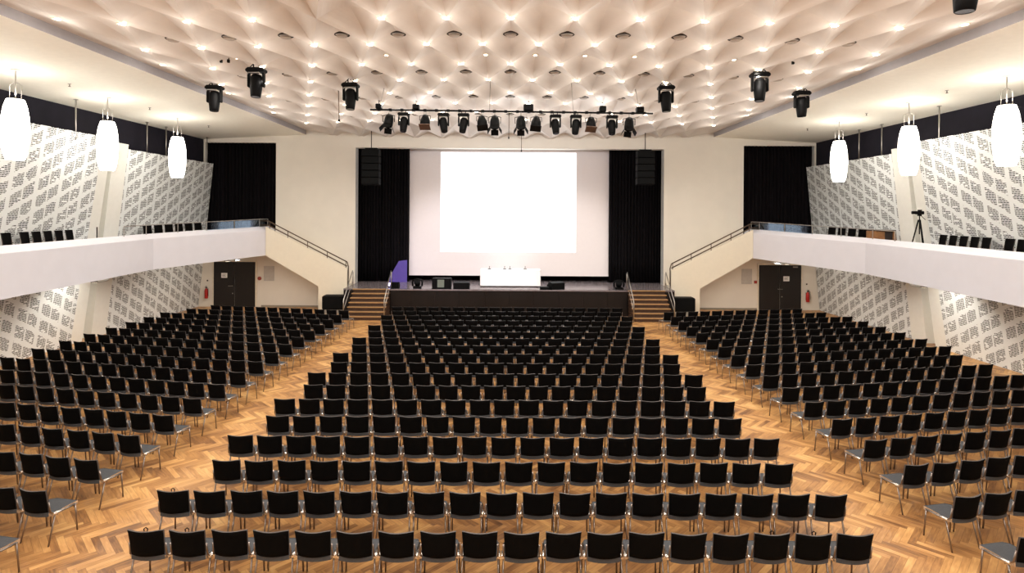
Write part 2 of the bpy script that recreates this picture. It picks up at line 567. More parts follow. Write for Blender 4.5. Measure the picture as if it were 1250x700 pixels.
for s, side in ((-1, 'opposite the tripod'), (1, 'carrying the tripod')):
    st = stations(s)
    mb = MB()
    for k, (x, y, zt, zb) in enumerate(st):
        prof = [(x, zb), (x, zt), (x + .05, zt + .04), (x + .36, zt + .2), (x + .36, zt - .40), (16.0 if y > 23 else 15.75, zt - .40), (16.0 if y > 23 else 15.75, zb + .1)]
        for (a, z) in prof:
            mb.v.append((s * a, y, z))
    n = 7
    for k in range(len(st) - 1):
        for i in range(n):
            a, b = k * n + i, k * n + (i + 1) % n
            mb.quad((a, b, b + n, a + n))
    mb.quad(range(n)); mb.quad([(len(st) - 1) * n + i for i in range(n)][::-1])
    o = mb.build('balcony', M['fascia']); tag(o, 'long white side balcony with kinked plain front, ' + side, 'balcony', 'side balconies')

    # stair from balcony down to the stage, behind a plain parapet
    t = thing('balcony_stair', 'enclosed cream stair from stage up to balcony, ' + side, 'stairs', (s * 10.5, 29.7, 0), group='balcony stairs')
    L = lambda pts: [(s * a - s * 10.5, z) for a, z in pts]
    MB().prism(L([(12.58, 4.33), (8.37, 2.2), (8.37, 0), (9.85, 0), (9.85, 1.28), (12.58, 2.86)]), 'y', -.1, .06).build('parapet', M['parapet'], t)
    mb = MB()
    pr = [(12.55, 3.0)]
    nst = 11
    for i in range(nst):
        a = 12.55 - (12.55 - 9.0) * i / nst
        b = 12.55 - (12.55 - 9.0) * (i + 1) / nst
        z = 3.6 - (3.6 - 1.35) * i / nst
        pr += [(a, z), (b, z)]
    pr += [(8.4, 1.35), (8.4, 1.1), (9.6, 1.1)]
    mb.prism(L(pr), 'y', .06, 1.08).build('flight', M['parapet'], t)
    mb = MB()
    for dz in (.12, .34):
        mb.tube([(s * (12.9 - 10.5), 0, 4.33 + dz - .02), (s * (12.5 - 10.5), 0, 4.3 + dz), (s * (8.4 - 10.5), 0, 2.2 + dz)], .03, 8)
    for f in (.02, .25, .5, .75, .985):
        a = 12.5 + (8.4 - 12.5) * f; z = 4.3 + (2.2 - 4.3) * f
        mb.tube([(s * (a - 10.5), 0, z - .05), (s * (a - 10.5), 0, z + .34)], .02, 6)
    mb.tube([(s * (8.4 - 10.5), 0, 2.54), (s * (8.33 - 10.5), 0, 2.3), (s * (8.33 - 10.5), -.05, 1.0)], .03, 8)
    mb.build('handrail', M['bronze'], t)

    # glass balustrade above the front of the balcony
    t = thing('glass_balustrade', 'low glass balustrade with thin rail on balcony, ' + side, 'railing', (s * 13.5, 27, 3.9), group='glass balustrades')
    rail = [Vector((s * (fascia_at(y)[0] + .3), y, fascia_at(y)[1])) for y in (30.6, 29.6, 28.2, 26.8, 25.5, 24.2, 22.6)]
    o0 = Vector((s * 13.5, 27, 3.9))
    MB().tube([p + Vector((0, 0, .57)) - o0 for p in rail], .018, 6).build('rail', M['wire'], t)
    for p in rail:
        MB().tube([p + Vector((0, 0, .1)) - o0, p + Vector((0, 0, .57)) - o0], .014, 6).build('post', M['wire'], t)
    for a, b in zip(rail[:3], rail[1:]):
        mb = MB(); d = (b - a).normalized() * .04
        nrm = Vector((d.y, -d.x, 0)).normalized() * .006
        for q in (nrm, -nrm):
            mb.v += [tuple(a + d + q + Vector((0, 0, .18)) - o0), tuple(b - d + q + Vector((0, 0, .18)) - o0), tuple(b - d + q + Vector((0, 0, .54)) - o0), tuple(a + d + q + Vector((0, 0, .54)) - o0)]
        for q in ((0, 1, 2, 3), (7, 6, 5, 4), (0, 4, 5, 1), (2, 6, 7, 3), (1, 5, 6, 2), (0, 3, 7, 4)): mb.quad(q)
        mb.build('pane', M['glass'], t)


# ================================================================== DOORS AND WALL FITTINGS
def door(n, x0, x1, s, label):
    mb = MB(); w = x1 - x0; h = 2.42
    root = thing('door_%d' % n, label, None, ((x0 + x1) / 2, FRONT, 0)); root['kind'] = 'structure'
    for k, (a, b) in enumerate(((-w / 2, -.012), (.012, w / 2))):
        MB().box((a, -.06, .01), (b, -.01, h), bev=.008).build('door_leaf', M['door'], root)
    mb = MB()
    mb.box((-w / 2 - .07, -.08, 0), (-w / 2, .0, h + .07)); mb.box((w / 2, -.08, 0), (w / 2 + .07, .0, h + .07)); mb.box((-w / 2, -.08, h), (w / 2, .0, h + .07))
    mb.build('door_frame', M['doorframe'], root)
    hx = -.2 if s < 0 else .0
    mb = MB(); mb.tube([(hx - .12, -.11, 1.13), (hx + .12, -.11, 1.13)], .017, 8); mb.tube([(hx + .1 * (1 if s < 0 else -1), -.11, 1.13), (hx + .1 * (1 if s < 0 else -1), -.06, 1.13)], .02, 8)
    mb.build('handle', M['steel'], root)
    mb = MB(); mb.box((hx + .08, -.075, .7), (hx + .13, -.06, .75)); mb.build('lock', M['steel'], root)
    px = -w / 2 + .57 if s < 0 else .34
    pp = MB().box((px - .16, -.066, 1.56), (px + .16, -.06, 1.82)).build('notice', M['paper'], root)
    mb = MB()
    for k in range(3): mb.box((px - .11, -.068, 1.63 + k * .055), (px + .1 - .04 * (k % 2), -.0665, 1.65 + k * .055))
    mb.build('print', M['ink'], pp)
    # closer
    if s > 0: MB().box((w / 2 - .45, -.11, h - .13), (w / 2 - .2, -.06, h - .07), bev=.01).build('closer', M['wire'], root)


door(1, -15.84, -13.6, -1, 'black double door under the balcony opposite the tripod')
door(2, 13.38, 15.66, 1, 'black double door under the balcony carrying the tripod')

for s, side, px, zz in ((-1, 'opposite the tripod', -16.2, 1.1), (1, 'on the tripod side', 15.98, 1.1)):
    t = thing('fire_extinguisher', 'red fire extinguisher on wall beside black door, ' + side, 'fire extinguisher', (px, FRONT - .12, .45), group='fire extinguishers')
    MB().lathe([(.0, 0), (.08, .01), (.088, .04), (.088, .42), (.07, .49), (.03, .53), (.03, .55)], 18, cap=False).build('cylinder', M['red'], t)
    mb = MB(); mb.lathe([(.03, .54), (.03, .6)], 12); mb.box((-.02, -.13, .6), (.02, .05, .62)); mb.box((-.02, -.11, .65), (.02, .03, .665)); mb.build('valve', M['black'], t)
    MB().tube([(.03, 0, .58), (.1, -.02, .56), (.115, -.03, .4), (.11, -.03, .15)], .012, 8).build('hose', M['black'], t)
    MB().box((-.05, .07, .1), (.05, .12, .5)).build('bracket', M['black'], t)
    o = MB().box((-.04, -.02, -.04), (.04, 0, .04), bev=.008).build('wall_button', M['ventdark'], None, (px, FRONT, 1.4)); tag(o, 'tiny dark fitting on wall above red fire extinguisher, ' + side, 'wall fitting')

mb = MB(); mb.lathe([(.0, 0), (.1, .0), (.1, .05), (.085, .07), (.0, .07)], 20, M=Matrix.Rotation(PI / 2, 4, 'X'), cap=False)
t = mb.build('alarm_sounder', M['redknob'], None, (at(317, 340, FRONT).x, FRONT, at(317, 340, FRONT).z)); tag(t, 'round red alarm sounder on wall between black door and stair', 'alarm')
p = at(922, 344.5, FRONT)
t = thing('alarm_call_point', 'small square red call point on wall beside black door', 'alarm', (p.x, FRONT, p.z))
MB().box((-.075, -.06, -.075), (.075, 0, .075), bev=.012).build('housing', M['redknob'], t)
MB().box((-.04, -.066, -.04), (.04, -.058, .04)).build('push_plate', M['red'], t)
for (a, b, c, d, lab) in ((322, 335, 325, 343, 'pale grey wall grille beside round red alarm'), (905, 918, 328.5, 347, 'pale grey wall grille beside square red call point')):
    p, q = at(a, d, FRONT), at(b, c, FRONT)
    t = thing('wall_grille', lab, 'grille', ((p.x + q.x) / 2, FRONT, (p.z + q.z) / 2), group='wall grilles')
    w, h = (q.x - p.x) / 2, (q.z - p.z) / 2
    MB().box((-w, -.02, -h), (w, 0, h), bev=.006).build('frame', M['greypanel'], t)
    mb = MB()
    for k in range(9): mb.box((-w + .04, -.03, -h + .05 + k * (2 * h - .1) / 9), (w - .04, -.018, -h + .05 + (k + .6) * (2 * h - .1) / 9))
    mb.build('slats', M['greypanel'], t)
for s, side, px in ((-1, 'opposite the tripod', 288), (1, 'on the tripod side', 950)):
    p = at(px, 317.5 if s < 0 else 323, FRONT)
    t = thing('emergency_lamp', 'small lit emergency lamp above black double door, ' + side, 'lamp', (p.x, FRONT, 2.56), group='emergency lamps')
    MB().box((-.2, -.09, -.035), (.2, 0, .06), bev=.01).build('housing', M['capwhite'], t)
    MB().box((-.17, -.1, -.055), (.17, -.02, -.034)).build('diffuser', M['exitglow'], t)

# ------------------------------------------------------------------ small wash lights under the balcony edges
def spot(name, loc, to, watts, deg, col=(1, .93, .82), blend=.6, rad=.06, parent=None):
    l = bpy.data.lights.new(name, 'SPOT'); l.energy = watts; l.spot_size = math.radians(deg); l.spot_blend = blend; l.color = col; l.shadow_soft_size = rad
    o = bpy.data.objects.new(name, l); COL.objects.link(o)
    o.location = loc; o.rotation_euler = (Vector(to) - Vector(loc)).to_track_quat('-Z', 'Y').to_euler()
    return o


def point(name, loc, watts, col, rad):
    l = bpy.data.lights.new(name, 'POINT'); l.energy = watts; l.color = col; l.shadow_soft_size = rad
    o = bpy.data.objects.new(name, l); COL.objects.link(o); o.location = loc
    return o


for s, side, ys in ((-1, 'opposite the tripod', (27.8, 20.8, 15.0)), (1, 'on the tripod side', (28.0, 20.8, 15.0))):
    for k, y in enumerate(ys):
        x, zt, zb = fascia_at(y)
        loc = Vector((s * (x + .12), y, zb - .05))
        t = thing('wash_light', ['small wash light under the balcony edge near black door, ', 'small wash light under balcony edge at the pilaster, ', 'small wash light under balcony edge farther back, '][k] + side, 'light', loc, group='wash lights under the balconies')
        MB().box((-.14, -.28, -.03), (.14, .28, .05), bev=.015).build('housing', M['plinth'], t)
        MB().box((-.09 + s * .04, -.2, -.04), (.09 + s * .04, .2, -.028)).build('diffuser', M['underglow'], t)
        spot('wash beam', loc + Vector((s * .05, 0, -.08)), (s * 16.5, y + .3, .9), 130, 125)

# ================================================================== STAGE
t = thing('stage', 'dark raised stage with polished boards and panelled front', 'stage', (0, 28.5, 0))
mb = MB()
mb.box((-5.92, 0, SZ - .07), (5.92, .2, SZ), bev=.01); mb.box((-8.26, .1, SZ - .07), (8.26, 2.28, SZ)); mb.box((-8.26, 2.28, SZ - .07), (8.26, 2.88, SZ)); mb.box((-9.95, 2.88, SZ - .07), (9.95, 4.88, SZ))
mb.build('stage_floor', M['stage_floor'], t)
mb = MB(); xs = [-5.9, -4.9, -3.7, -2.5, -1.2, 0, 1.2, 2.5, 3.7, 4.9, 5.9]
for a, b in zip(xs, xs[1:]): mb.box((a + .012, .04, .06), (b - .012, .1, SZ - .08), bev=.01)
mb.box((-5.9, .06, 0), (5.9, .3, SZ - .07))
mb.build('stage_front', M['stage_front'], t)
mb = MB()
for s in (-1, 1): mb.box((min(s * 5.7, s * 8.26), .12, 0), (max(s * 5.7, s * 8.26), .3, SZ - .07))
mb.build('side_front', M['stage_front'], t)

for s, side in ((-1, 'opposite the tripod side'), (1, 'on the tripod side')):
    x0, x1 = 5.92, 7.78
    t = thing('stage_steps', 'seven oak-edged steps up to the stage, ' + side, 'steps', (s * (x0 + x1) / 2, 27.1, 0), group='stage steps')
    hw = (x1 - x0) / 2
    mr, mt, mn = MB(), MB(), MB()
    for i in range(7):
        y = i * .243; z0, z1 = i * SZ / 7, (i + 1) * SZ / 7
        yend = 1.5
        mr.box((-hw + .03, y, z0 if i else 0), (hw - .03, yend, z1 - .035))
        mt.box((-hw, y - .02, z1 - .035), (hw, min(y + .27, yend + .05), z1), bev=.008)
        mn.box((-hw, y - .03, z1 - .045), (hw, y + .025, z1 + .004), bev=.006)
    mr.build('risers', M['riser'], t); mt.build('treads', M['treadtop'], t); mn.build('nosings', M['tread'], t)
    for k, e in enumerate((-1, 1)):
        mb = MB()
        mb.tube([(e * (hw + .03), -.06, 0), (e * (hw + .03), -.06, .92), (e * (hw + .03), 0, 1.0), (e * (hw + .03), 1.5, SZ + .9), (e * (hw + .03), 1.58, SZ + .82), (e * (hw + .03), 1.58, SZ - .3)], .025, 8)
        mb.tube([(e * (hw + .03), -.06, .5), (e * (hw + .03), 1.58, SZ + .42)], .014, 6)
        mb.build('handrail', M['steel'], t)


def pleats(x0, x1, z0, z1, y, folds, depth=.07, sag=0.0):
    w = x1 - x0
    ph = random.random() * 6
    def fn(u, v):
        a = u * folds * 2 * PI + ph + .6 * math.sin(u * 9 + ph)
        d = depth * (math.sin(a) + .3 * math.sin(2.3 * a + 1)) * (.75 + .25 * v)
        z = z0 + (z1 - z0) * v
        return (x0 + w * u + .02 * math.sin(3 * a), y + d, z)
    mb = MB(); mb.sheet(fn, int(folds * 8), 6)
    return mb


def curtain(x0, x1, z0, z1, y, folds, label, group=None):
    o = pleats(x0, x1, z0, z1, y, folds).build('curtain', M['black_drape'], fix=False)
    so = o.modifiers.new('thick', 'SOLIDIFY'); so.thickness = .012
    return tag(o, label, 'curtain', group)


curtain(-9.2, -5.55, SZ + .02, 9.3, 31.75, 22, 'black stage curtain behind the speaker above patch of violet light', 'stage curtains')
curtain(5.52, 9.2, SZ + .02, 9.3, 31.75, 22, 'black stage curtain on the plain side of the screen', 'stage curtains')
curtain(-16.35, -12.45, 3.4, 9.0, FRONT + .25, 20, 'black curtain in balcony doorway opposite the tripod', 'balcony curtains')
curtain(12.45, 16.35, 3.4, 9.0, FRONT + .25, 20, 'black curtain in balcony doorway on the tripod side', 'balcony curtains')
curtain(-9.9, 9.9, SZ + .02, 9.6, 33.1, 50, 'black backcloth hanging behind the projection screen')

t = thing('projection_screen', 'large pale projection screen with bright white projected picture', 'screen', (0, 32, 1.62))
mb = MB(); mb.box((-5.67, 0, 0), (5.62, .04, 7.4)); mb.build('screen_cloth', M['screen'], t)
mb = MB(); mb.box((-3.84, -.012, 1.33), (3.7, -.006, 6.88)); mb.build('projected_picture', M['beam'], t)
MB().tube([(-5.7, .02, -.02), (5.65, .02, -.02)], .03, 8).build('weight_bar', M['black'], t)

# white-clothed table with desk microphones
t0 = thing('draped_table', 'long table under a white cloth on the stage', 'table', (.06, 30.0, SZ))
tx0, tx1 = -1.53, 1.62
def cloth_pt(u, v):
    # v 0..1 from hem round to top edge
    per = 2 * (3.1 + .75); s_ = u * per
    w, d = 3.1, .75
    if s_ < w: x, y, nx, ny = s_ - w / 2, -d / 2, 0, -1
    elif s_ < w + d: x, y, nx, ny = w / 2, s_ - w - d / 2, 1, 0
    elif s_ < 2 * w + d: x, y, nx, ny = w / 2 - (s_ - w - d), d / 2, 0, 1
    else: x, y, nx, ny = -w / 2, d / 2 - (s_ - 2 * w - d), -1, 0
    f = (.02 + .015 * math.sin(s_ * 9) + .01 * math.sin(s_ * 23)) * (1 - v)
    return (x + nx * f, y + ny * f, .06 + .82 * v)
mb = MB(); mb.sheet(cloth_pt, 96, 5); mb.box((-1.55, -.375, .86), (1.55, .375, .885)); mb.build('cloth', M['cloth'], t0)
for sx in (-1.4, 1.4):
    for sy in (-.3, .3): MB().tube([(sx, sy, 0), (sx, sy, .86)], .025, 8).build('leg', M['steel'], t0)
for k, (px, lab) in enumerate(((597.5, 'small desk microphone on white table, nearest the stage monitors'), (616, 'second small desk microphone on white table from the stage monitors'), (622.5, 'third small desk microphone on white table from the stage monitors'), (641, 'last small desk microphone on white table, next to dark wedge'))):
    p = at(px, 328, 29.95)
    t = thing('desk_microphone', lab, 'microphone', (p.x, 29.9, SZ + .886), group='microphones on the white table')
    MB().box((-.09, -.05, 0), (.09, .05, .035), bev=.01).build('base', M['black'], t)
    mb = MB(); mb.tube([(0, .02, .03), (0, .02, .08), (0, -.02, .13)], .01, 6); mb.tube([(0, -.02, .125), (0, -.06, .15)], .02, 8); mb.build('gooseneck', M['black'], t)


def wedge(x, y, w, h, d, label, name='floor_monitor', rz=0.0, face=None):
    t = thing(name, label, 'speaker', (x, y, SZ), rz, 'equipment along the stage edge')
    MB().prism([(-d / 2, 0), (d / 2, 0), (d / 2, h * .45), (d * .05, h), (-d / 2, h * .85)], 'x', -w / 2, w / 2).build('cabinet', M['black'], t)
    mb = MB(); mb.v = []
    mb.prism([(d / 2 + .004, h * .12), (d / 2 + .012, h * .12), (d / 2 + .012, h * .44), (d * .06 + .012, h * .98), (d * .06, h * .96), (d / 2, h * .42)], 'x', -w / 2 + .03, w / 2 - .03)
    mb.build('grille', face or M['blackgrille'], t)
    mb = MB()
    for e in (-1, 1): mb.tube([(e * (w / 2 + .005), -.08, h * .5), (e * (w / 2 + .02), -.05, h * .55), (e * (w / 2 + .02), .05, h * .55), (e * (w / 2 + .005), .08, h * .5)], .012, 6)
    mb.build('handle', M['black'], t)
    return t


sx = lambda px, d=28.95: (px - CX) * d / FOC
wedge(sx(483), 28.95, .42, .3, .35, 'small black box speaker on stage edge beside the steps')
wedge(sx(564), 28.95, .8, .36, .5, 'low black wedge monitor on stage between rack case and table')
wedge(sx(679), 28.95, .75, .38, .5, 'black wedge monitor on stage just past the white table', rz=.5)
wedge(sx(665), 28.8, .45, .14, .3, 'flat black stage box lying against the white table')
# rack case with grey green front
t = thing('rack_case', 'black equipment case with grey-green front on stage edge', 'case', (sx(540), 28.95, SZ), group='equipment along the stage edge')
MB().box((-.47, -.25, 0), (.47, .25, .52), bev=.02).build('case', M['black'], t)
MB().box((-.2, -.258, .08), (.14, -.249, .46)).build('front_plate', M['graygreen'], t)
mb = MB()
for cx_ in (-.45, .45):
    for cz in (.02, .5): mb.box((cx_ - .03, -.262, cz - .03), (cx_ + .03, -.2, cz + .03), bev=.01)
mb.build('corner_bumpers', M['black'], t)
# two moving lights standing on the stage
def stage_mover(x, label):
    t = thing('stage_mover', label, 'stage light', (x, 28.95, SZ), group='stage lights standing on the stage')
    MB().box((-.2, -.17, 0), (.2, .17, .1), bev=.02).build('base', M['black'], t)
    mb = MB()
    mb.tube([(-.23, 0, .1), (-.25, 0, .28), (-.2, 0, .4), (0, 0, .46), (.2, 0, .4), (.25, 0, .28), (.23, 0, .1)], .045, 8)
    mb.build('yoke', M['black'], t)
    MB().lathe([(.0, -.16), (.12, -.14), (.15, .0), (.16, .14), (.14, .16), (.0, .16)], 16, M=Matrix.Translation((0, 0, .24)) @ Matrix.Rotation(.7, 4, 'X'), cap=False).build('lamp_housing', M['blackgrille'], t)
    return t
stage_mover(sx(510), 'black yoke stage light standing beside the patch of violet light')
stage_mover(sx(756), 'black yoke stage light standing beside the far curtain steps')
# small lamp throwing violet-blue light and its lit patch, built as a violet sheet
t = thing('uplight', 'small bright violet uplight on stage beside the steps', 'stage light', (sx(476.5, 29.3), 29.3, SZ), group='equipment along the stage edge')
MB().box((-.1, -.08, 0), (.1, .08, .05)).build('base', M['black'], t)
MB().lathe([(.0, .0), (.07, .0), (.085, .14), (.07, .15), (.0, .15)], 14, M=Matrix.Translation((0, 0, .06)), cap=False).build('lens', glow('violet led', (190, 180, 255), 4.0), t)
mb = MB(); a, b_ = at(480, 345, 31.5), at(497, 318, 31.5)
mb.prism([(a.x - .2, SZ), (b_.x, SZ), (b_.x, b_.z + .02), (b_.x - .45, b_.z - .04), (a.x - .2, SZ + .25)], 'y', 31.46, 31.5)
o = mb.build('violet_light_patch', M['purple']); tag(o, 'violet light patch built as slanting sheet beside the screen', 'light patch')
spot('violet beam', (-5.9, 29.6, SZ + .3), (-6.0, 31.5, SZ + .8), 10, 110, (.45, .32, 1))

# subwoofers
for s, lab, a in ((-1, 'black subwoofer at foot of stair opposite the tripod', -8.85), (1, 'black subwoofer at foot of stair on the tripod side', 8.82)):
    t = thing('subwoofer', lab, 'speaker', (a, 29.1, 0), group='subwoofers')
    MB().box((-.5, -.3, 0), (.5, .3, .2)).build('plinth', M['plinth'], t)
    MB().box((-.55, -.32, .2), (.55, .32, .9), bev=.05).build('cabinet', M['black'], t)
    MB().box((-.5, -.335, .26), (.5, -.318, .85), bev=.01).build('grille', M['blackgrille'], t)

# hanging line arrays
for px, lab in ((453.2, 'hanging black loudspeaker column in front of curtain beside patch of violet light'), (787.5, 'hanging black loudspeaker column in front of the plain-side curtain')):
    y = 29.3
    p = at(px, 205, y); zt = at(px, 182.5 if px < 600 else 184.5, y).z; zb = at(px, 226, y).z
    t = thing('speaker_column', lab, 'speaker', (p.x, y, zb), group='hanging speaker columns')
    n = 5; h = (zt - zb) / n
    for k in range(n):
        bxm = Matrix.Translation((0, 0, k * h)) @ Matrix.Rotation(math.radians(-4 + 1.6 * k), 4, 'X')
        c = MB().box((-.44, -.25, .01), (.44, .25, h - .01), M=bxm, bev=.02).build('cabinet', M['black'], t)
        MB().box((-.4, -.262, .03), (.4, -.25, h - .03), M=bxm).build('grille', M['blackgrille'], c)
    MB().box((-.3, -.12, n * h), (.3, .12, n * h + .07)).build('flying_frame', M['black'], t)
    MB().tube([(0, 0, n * h + .06), (0, 0, ceil_z(p.x, y) - zb + .05)], .02, 6).build('cable', M['black'], t)

# ================================================================== LIGHTING BAR
BARY = 20.0
bl, br = at(452, 134, BARY), at(797, 138.8, BARY)
bar_z = lambda X: bl.z + (br.z - bl.z) * (X - bl.x) / (br.x - bl.x)
t = thing('lighting_bar', 'long black lighting bar hanging below the ceiling before the stage', 'lighting bar', (0, BARY, bar_z(0)))
B0 = Vector((0, BARY, bar_z(0)))
mb = MB(); mb.tube([bl - B0, br - B0], .03, 10); mb.tube([bl - B0 + Vector((.1, .25, .05)), br - B0 + Vector((-.1, .25, .05))], .03, 10)
mb.build('pipe', M['black'], t)
for px in (463, 597.5, 700, 781):
    p = at(px, 136, BARY); X = p.x
    MB().tube([(X, 0, bar_z(X) - B0.z), (X * .97, .15, ceil_z(X, BARY) - B0.z + .1)], .012, 6).build('suspension_cable', M['wire'], t)
mb = MB()
for i in range(24):
    X = bl.x + .3 + (br.x - bl.x - .6) * i / 23
    mb.box((X - .05, -.05, bar_z(X) - B0.z - .04), (X + .05, .05, bar_z(X) - B0.z + .045))
mb.build('cable_ties', M['black'], t)
for px, w, h, lab in ((462.5, .2, .17, 'small black hoist box at the end of the bar above the first lamp'), (508, .23, .17, 'small black hoist box on the bar near second lamp'), (645, .34, .22, 'large black hoist box at middle of the lighting bar'), (735.5, .23, .2, 'small black hoist box on bar above the amber lamp'), (781, .26, .19, 'small black hoist box at bar end above the last lamp')):
    X = at(px, 136, BARY).x
    t = thing('hoist_box', lab, 'hoist', (X, BARY, bar_z(X) + .03), group='hoist boxes on the lighting bar')
    MB().box((-w / 2, -.12, 0), (w / 2, .12, h), bev=.02).build('housing', M['black'], t)
    MB().tube([(0, 0, h), (0, 0, h + .07), (.03, 0, h + .1), (0, 0, h + .13), (-.02, 0, h + .1)], .012, 6).build('hook', M['black'], t)

LAMPN = ['first', 'second', 'third', 'fourth', 'fifth', 'sixth', 'seventh', 'eighth', 'ninth', 'tenth', 'eleventh', 'twelfth', 'thirteenth', 'fourteenth']
def fresnel(X, lab, lean):
    t = thing('barn_door_spotlight', lab, 'stage light', (X, BARY, bar_z(X) - .06), 0, 'lamps on the lighting bar')
    MB().tube([(0, 0, .07), (0, 0, -.1)], .02, 8).build('clamp', M['steel'], t)
    mb = MB(); mb.tube([(-.2, 0, -.36), (-.21, 0, -.14), (0, 0, -.1), (.21, 0, -.14), (.2, 0, -.36)], .015, 6); mb.build('yoke', M['black'], t)
    R = Matrix.Translation((0, 0, -.34)) @ Matrix.Rotation(lean, 4, 'Y') @ Matrix.Rotation(-.35, 4, 'X')
    b = MB().lathe([(.0, .24), (.12, .23), (.16, .1), (.17, -.12), (.15, -.18), (.14, -.2)], 14, M=R, cap=False).build('lamp_housing', M['black'], t)
    MB().lathe([(.0, -.19), (.14, -.19)], 14, M=R, cap=False).build('lens', M['lens'], b)
    mb = MB()
    for k in range(4):
        Q = R @ Matrix.Rotation(k * PI / 2, 4, 'Z') @ Matrix.Translation((.15, 0, -.19)) @ Matrix.Rotation(-.5, 4, 'Y')
        mb.box((-.006, -.13, -.2), (.006, .13, 0), M=Q)
    mb.build('barn_doors', M['black'], t)


def mover(X, lab, lean, z=None, y=BARY, grp='lamps on the lighting bar', s=1.0, name='moving_spotlight', fwd=-.25):
    t = thing(name, lab, 'stage light', (X, y, (bar_z(X) - .04) if z is None else z), 0, grp)
    S = Matrix.Scale(s, 4)
    mb = MB(); mb.tube([S @ Vector((-.07, 0, .05)), S @ Vector((-.06, 0, -.06))], .015 * s, 6); mb.tube([S @ Vector((.07, 0, .05)), S @ Vector((.06, 0, -.06))], .015 * s, 6); mb.build('clamp', M['black'], t)
    MB().box((-.2, -.13, -.16), (.2, .13, -.05), M=S, bev=.03).build('base', M['black'], t)
    mb = MB()
    for e in (-1, 1):
        MB().box((e * .17 - .025, -.06, -.5), (e * .17 + .025, .06, -.15), M=S, bev=.02).build('yoke_arm', M['black'], t)
    mb = MB(); mb.tube([S @ Vector((-.15, -.12, -.22)), S @ Vector((-.12, -.14, -.185)), S @ Vector((.12, -.14, -.185)), S @ Vector((.15, -.12, -.22))], .014 * s, 6)
    mb.build('carry_handle', M['steel'], t)
    R = S @ Matrix.Translation((0, 0, -.42)) @ Matrix.Rotation(lean, 4, 'Y') @ Matrix.Rotation(fwd, 4, 'X')
    b = MB().lathe([(.0, .22), (.1, .21), (.135, .14), (.14, -.02), (.12, -.22), (.11, -.3), (.1, -.31)], 16, M=R, cap=False).build('lamp_housing', M['black'], t)
    MB().lathe([(.0, -.305), (.1, -.305)], 16, M=R, cap=False).build('lens', M['lens'], b)
    return t


def par(X, lab, lean, amber=False):
    t = thing('par_can', lab, 'stage light', (X, BARY, bar_z(X) - .05), 0, 'lamps on the lighting bar')
    mb = MB(); mb.tube([(-.03, 0, .06), (-.03, 0, -.12)], .012, 6); mb.tube([(.03, 0, .06), (.03, 0, -.12)], .012, 6); mb.build('clamp', M['steel'], t)
    MB().tube([(-.19, 0, -.3), (-.19, 0, -.14), (0, 0, -.11), (.19, 0, -.14), (.19, 0, -.3)], .012, 6).build('yoke', M['black'], t)
    R = Matrix.Translation((0, 0, -.32)) @ Matrix.Rotation(lean, 4, 'Y') @ Matrix.Rotation(-.4, 4, 'X')
    b = MB().lathe([(.0, .22), (.1, .21), (.13, .12), (.17, .02), (.18, -.22), (.16, -.23)], 16, M=R, cap=False).build('lamp_housing', M['black'], t)
    MB().box((-.19, -.19, -.25), (.19, .19, -.23), M=R).build('filter_frame', M['amber'] if amber else M['black'], t)


lamps = [(474.5, 'A', .12), (493, 'B', .02), (519, 'P', 0, 1), (541.5, 'B', -.15), (566, 'B', .12), (588.5, 'P', -.12), (604, 'A', 0), (636, 'A', 0), (654.5, 'P', .1), (678, 'B', -.08), (703, 'B', .12), (721.5, 'P', .06, 1), (747, 'B', .02), (768, 'A', .1)]
for k, L_ in enumerate(lamps):
    X = at(L_[0], 136, BARY).x
    kind = {'A': 'black barn-door spotlight', 'B': 'black moving spotlight', 'P': 'black round can lamp'}[L_[1]]
    lab = f'{kind}, {LAMPN[k]} lamp along the bar from the violet-light end'
    {'A': fresnel, 'B': mover, 'P': par}[L_[1]](X, lab, L_[2], *([True] if len(L_) > 3 else []))
spot('table key', (-1.2, BARY + .2, 8.0), (0, 29.5, 1.5), 800, 14, (1, .97, 1.0), .6)
spot('table key', (1.9, BARY + .2, 8.0), (.1, 29.5, 1.5), 700, 14, (1, .96, .98), .6)
spot('stage wash', (-4.0, BARY + .2, 8.0), (-3, 31.5, 2.8), 2300, 40, (.98, .93, 1.0), .8)
spot('stage wash', (4.1, BARY + .2, 8.0), (3, 31.5, 2.8), 2000, 40, (1, .94, .9), .8)
for X in (-3.2, 0.2, 3.4):  # added lights brightening the far ceiling, in place of light bounced off the stage
    spot('added ceiling end fill', (X, BARY + .3, bar_z(X) + .15), (X * .8, 28.6, 9.35), 260, 70, (.88, .92, 1.0), .9)

# moving lights hanging from the ceiling
for px, py, d, lab in ((262, 100, 19.1, 'black moving light by the ceiling step, outermost opposite the tripod'), (313, 78, 16.8, 'large black moving light second from the ceiling step, opposite tripod side'), (428, 97, 18.6, 'black moving light nearest the bar end, opposite tripod side'),
                       (813, 100, 18.8, 'black moving light nearest the bar end, tripod side'), (927.5, 83.5, 17.0, 'large black moving light second from the ceiling step, tripod side'), (978.5, 107, 19.3, 'black moving light by the ceiling step, outermost on tripod side'), (1180, -64, 8.8, 'black moving light cut off by the top edge of the photo')):
    p = at(px, py, d)
    zc = ceil_z(p.x, d)
    t = mover(p.x, lab, random.uniform(-.06, .06), p.z - .06, d, 'moving lights hanging from the ceiling', 1.27, 'ceiling_moving_light', random.uniform(-.1, .1))
    MB().tube([(0, 0, .04), (0, 0, max(.08, zc - p.z + .12))], .02, 6).build('hanger', M['black'], t)
    mb = MB()
    for e in (-1, 1): mb.tube([(e * .02, 0, .12), (e * .2, 0, -.05)], .014, 6)
    mb.box((-.27, -.16, -.2), (.27, .16, -.09), bev=.03)
    mb.build('mounting_bracket', M['black'], t)

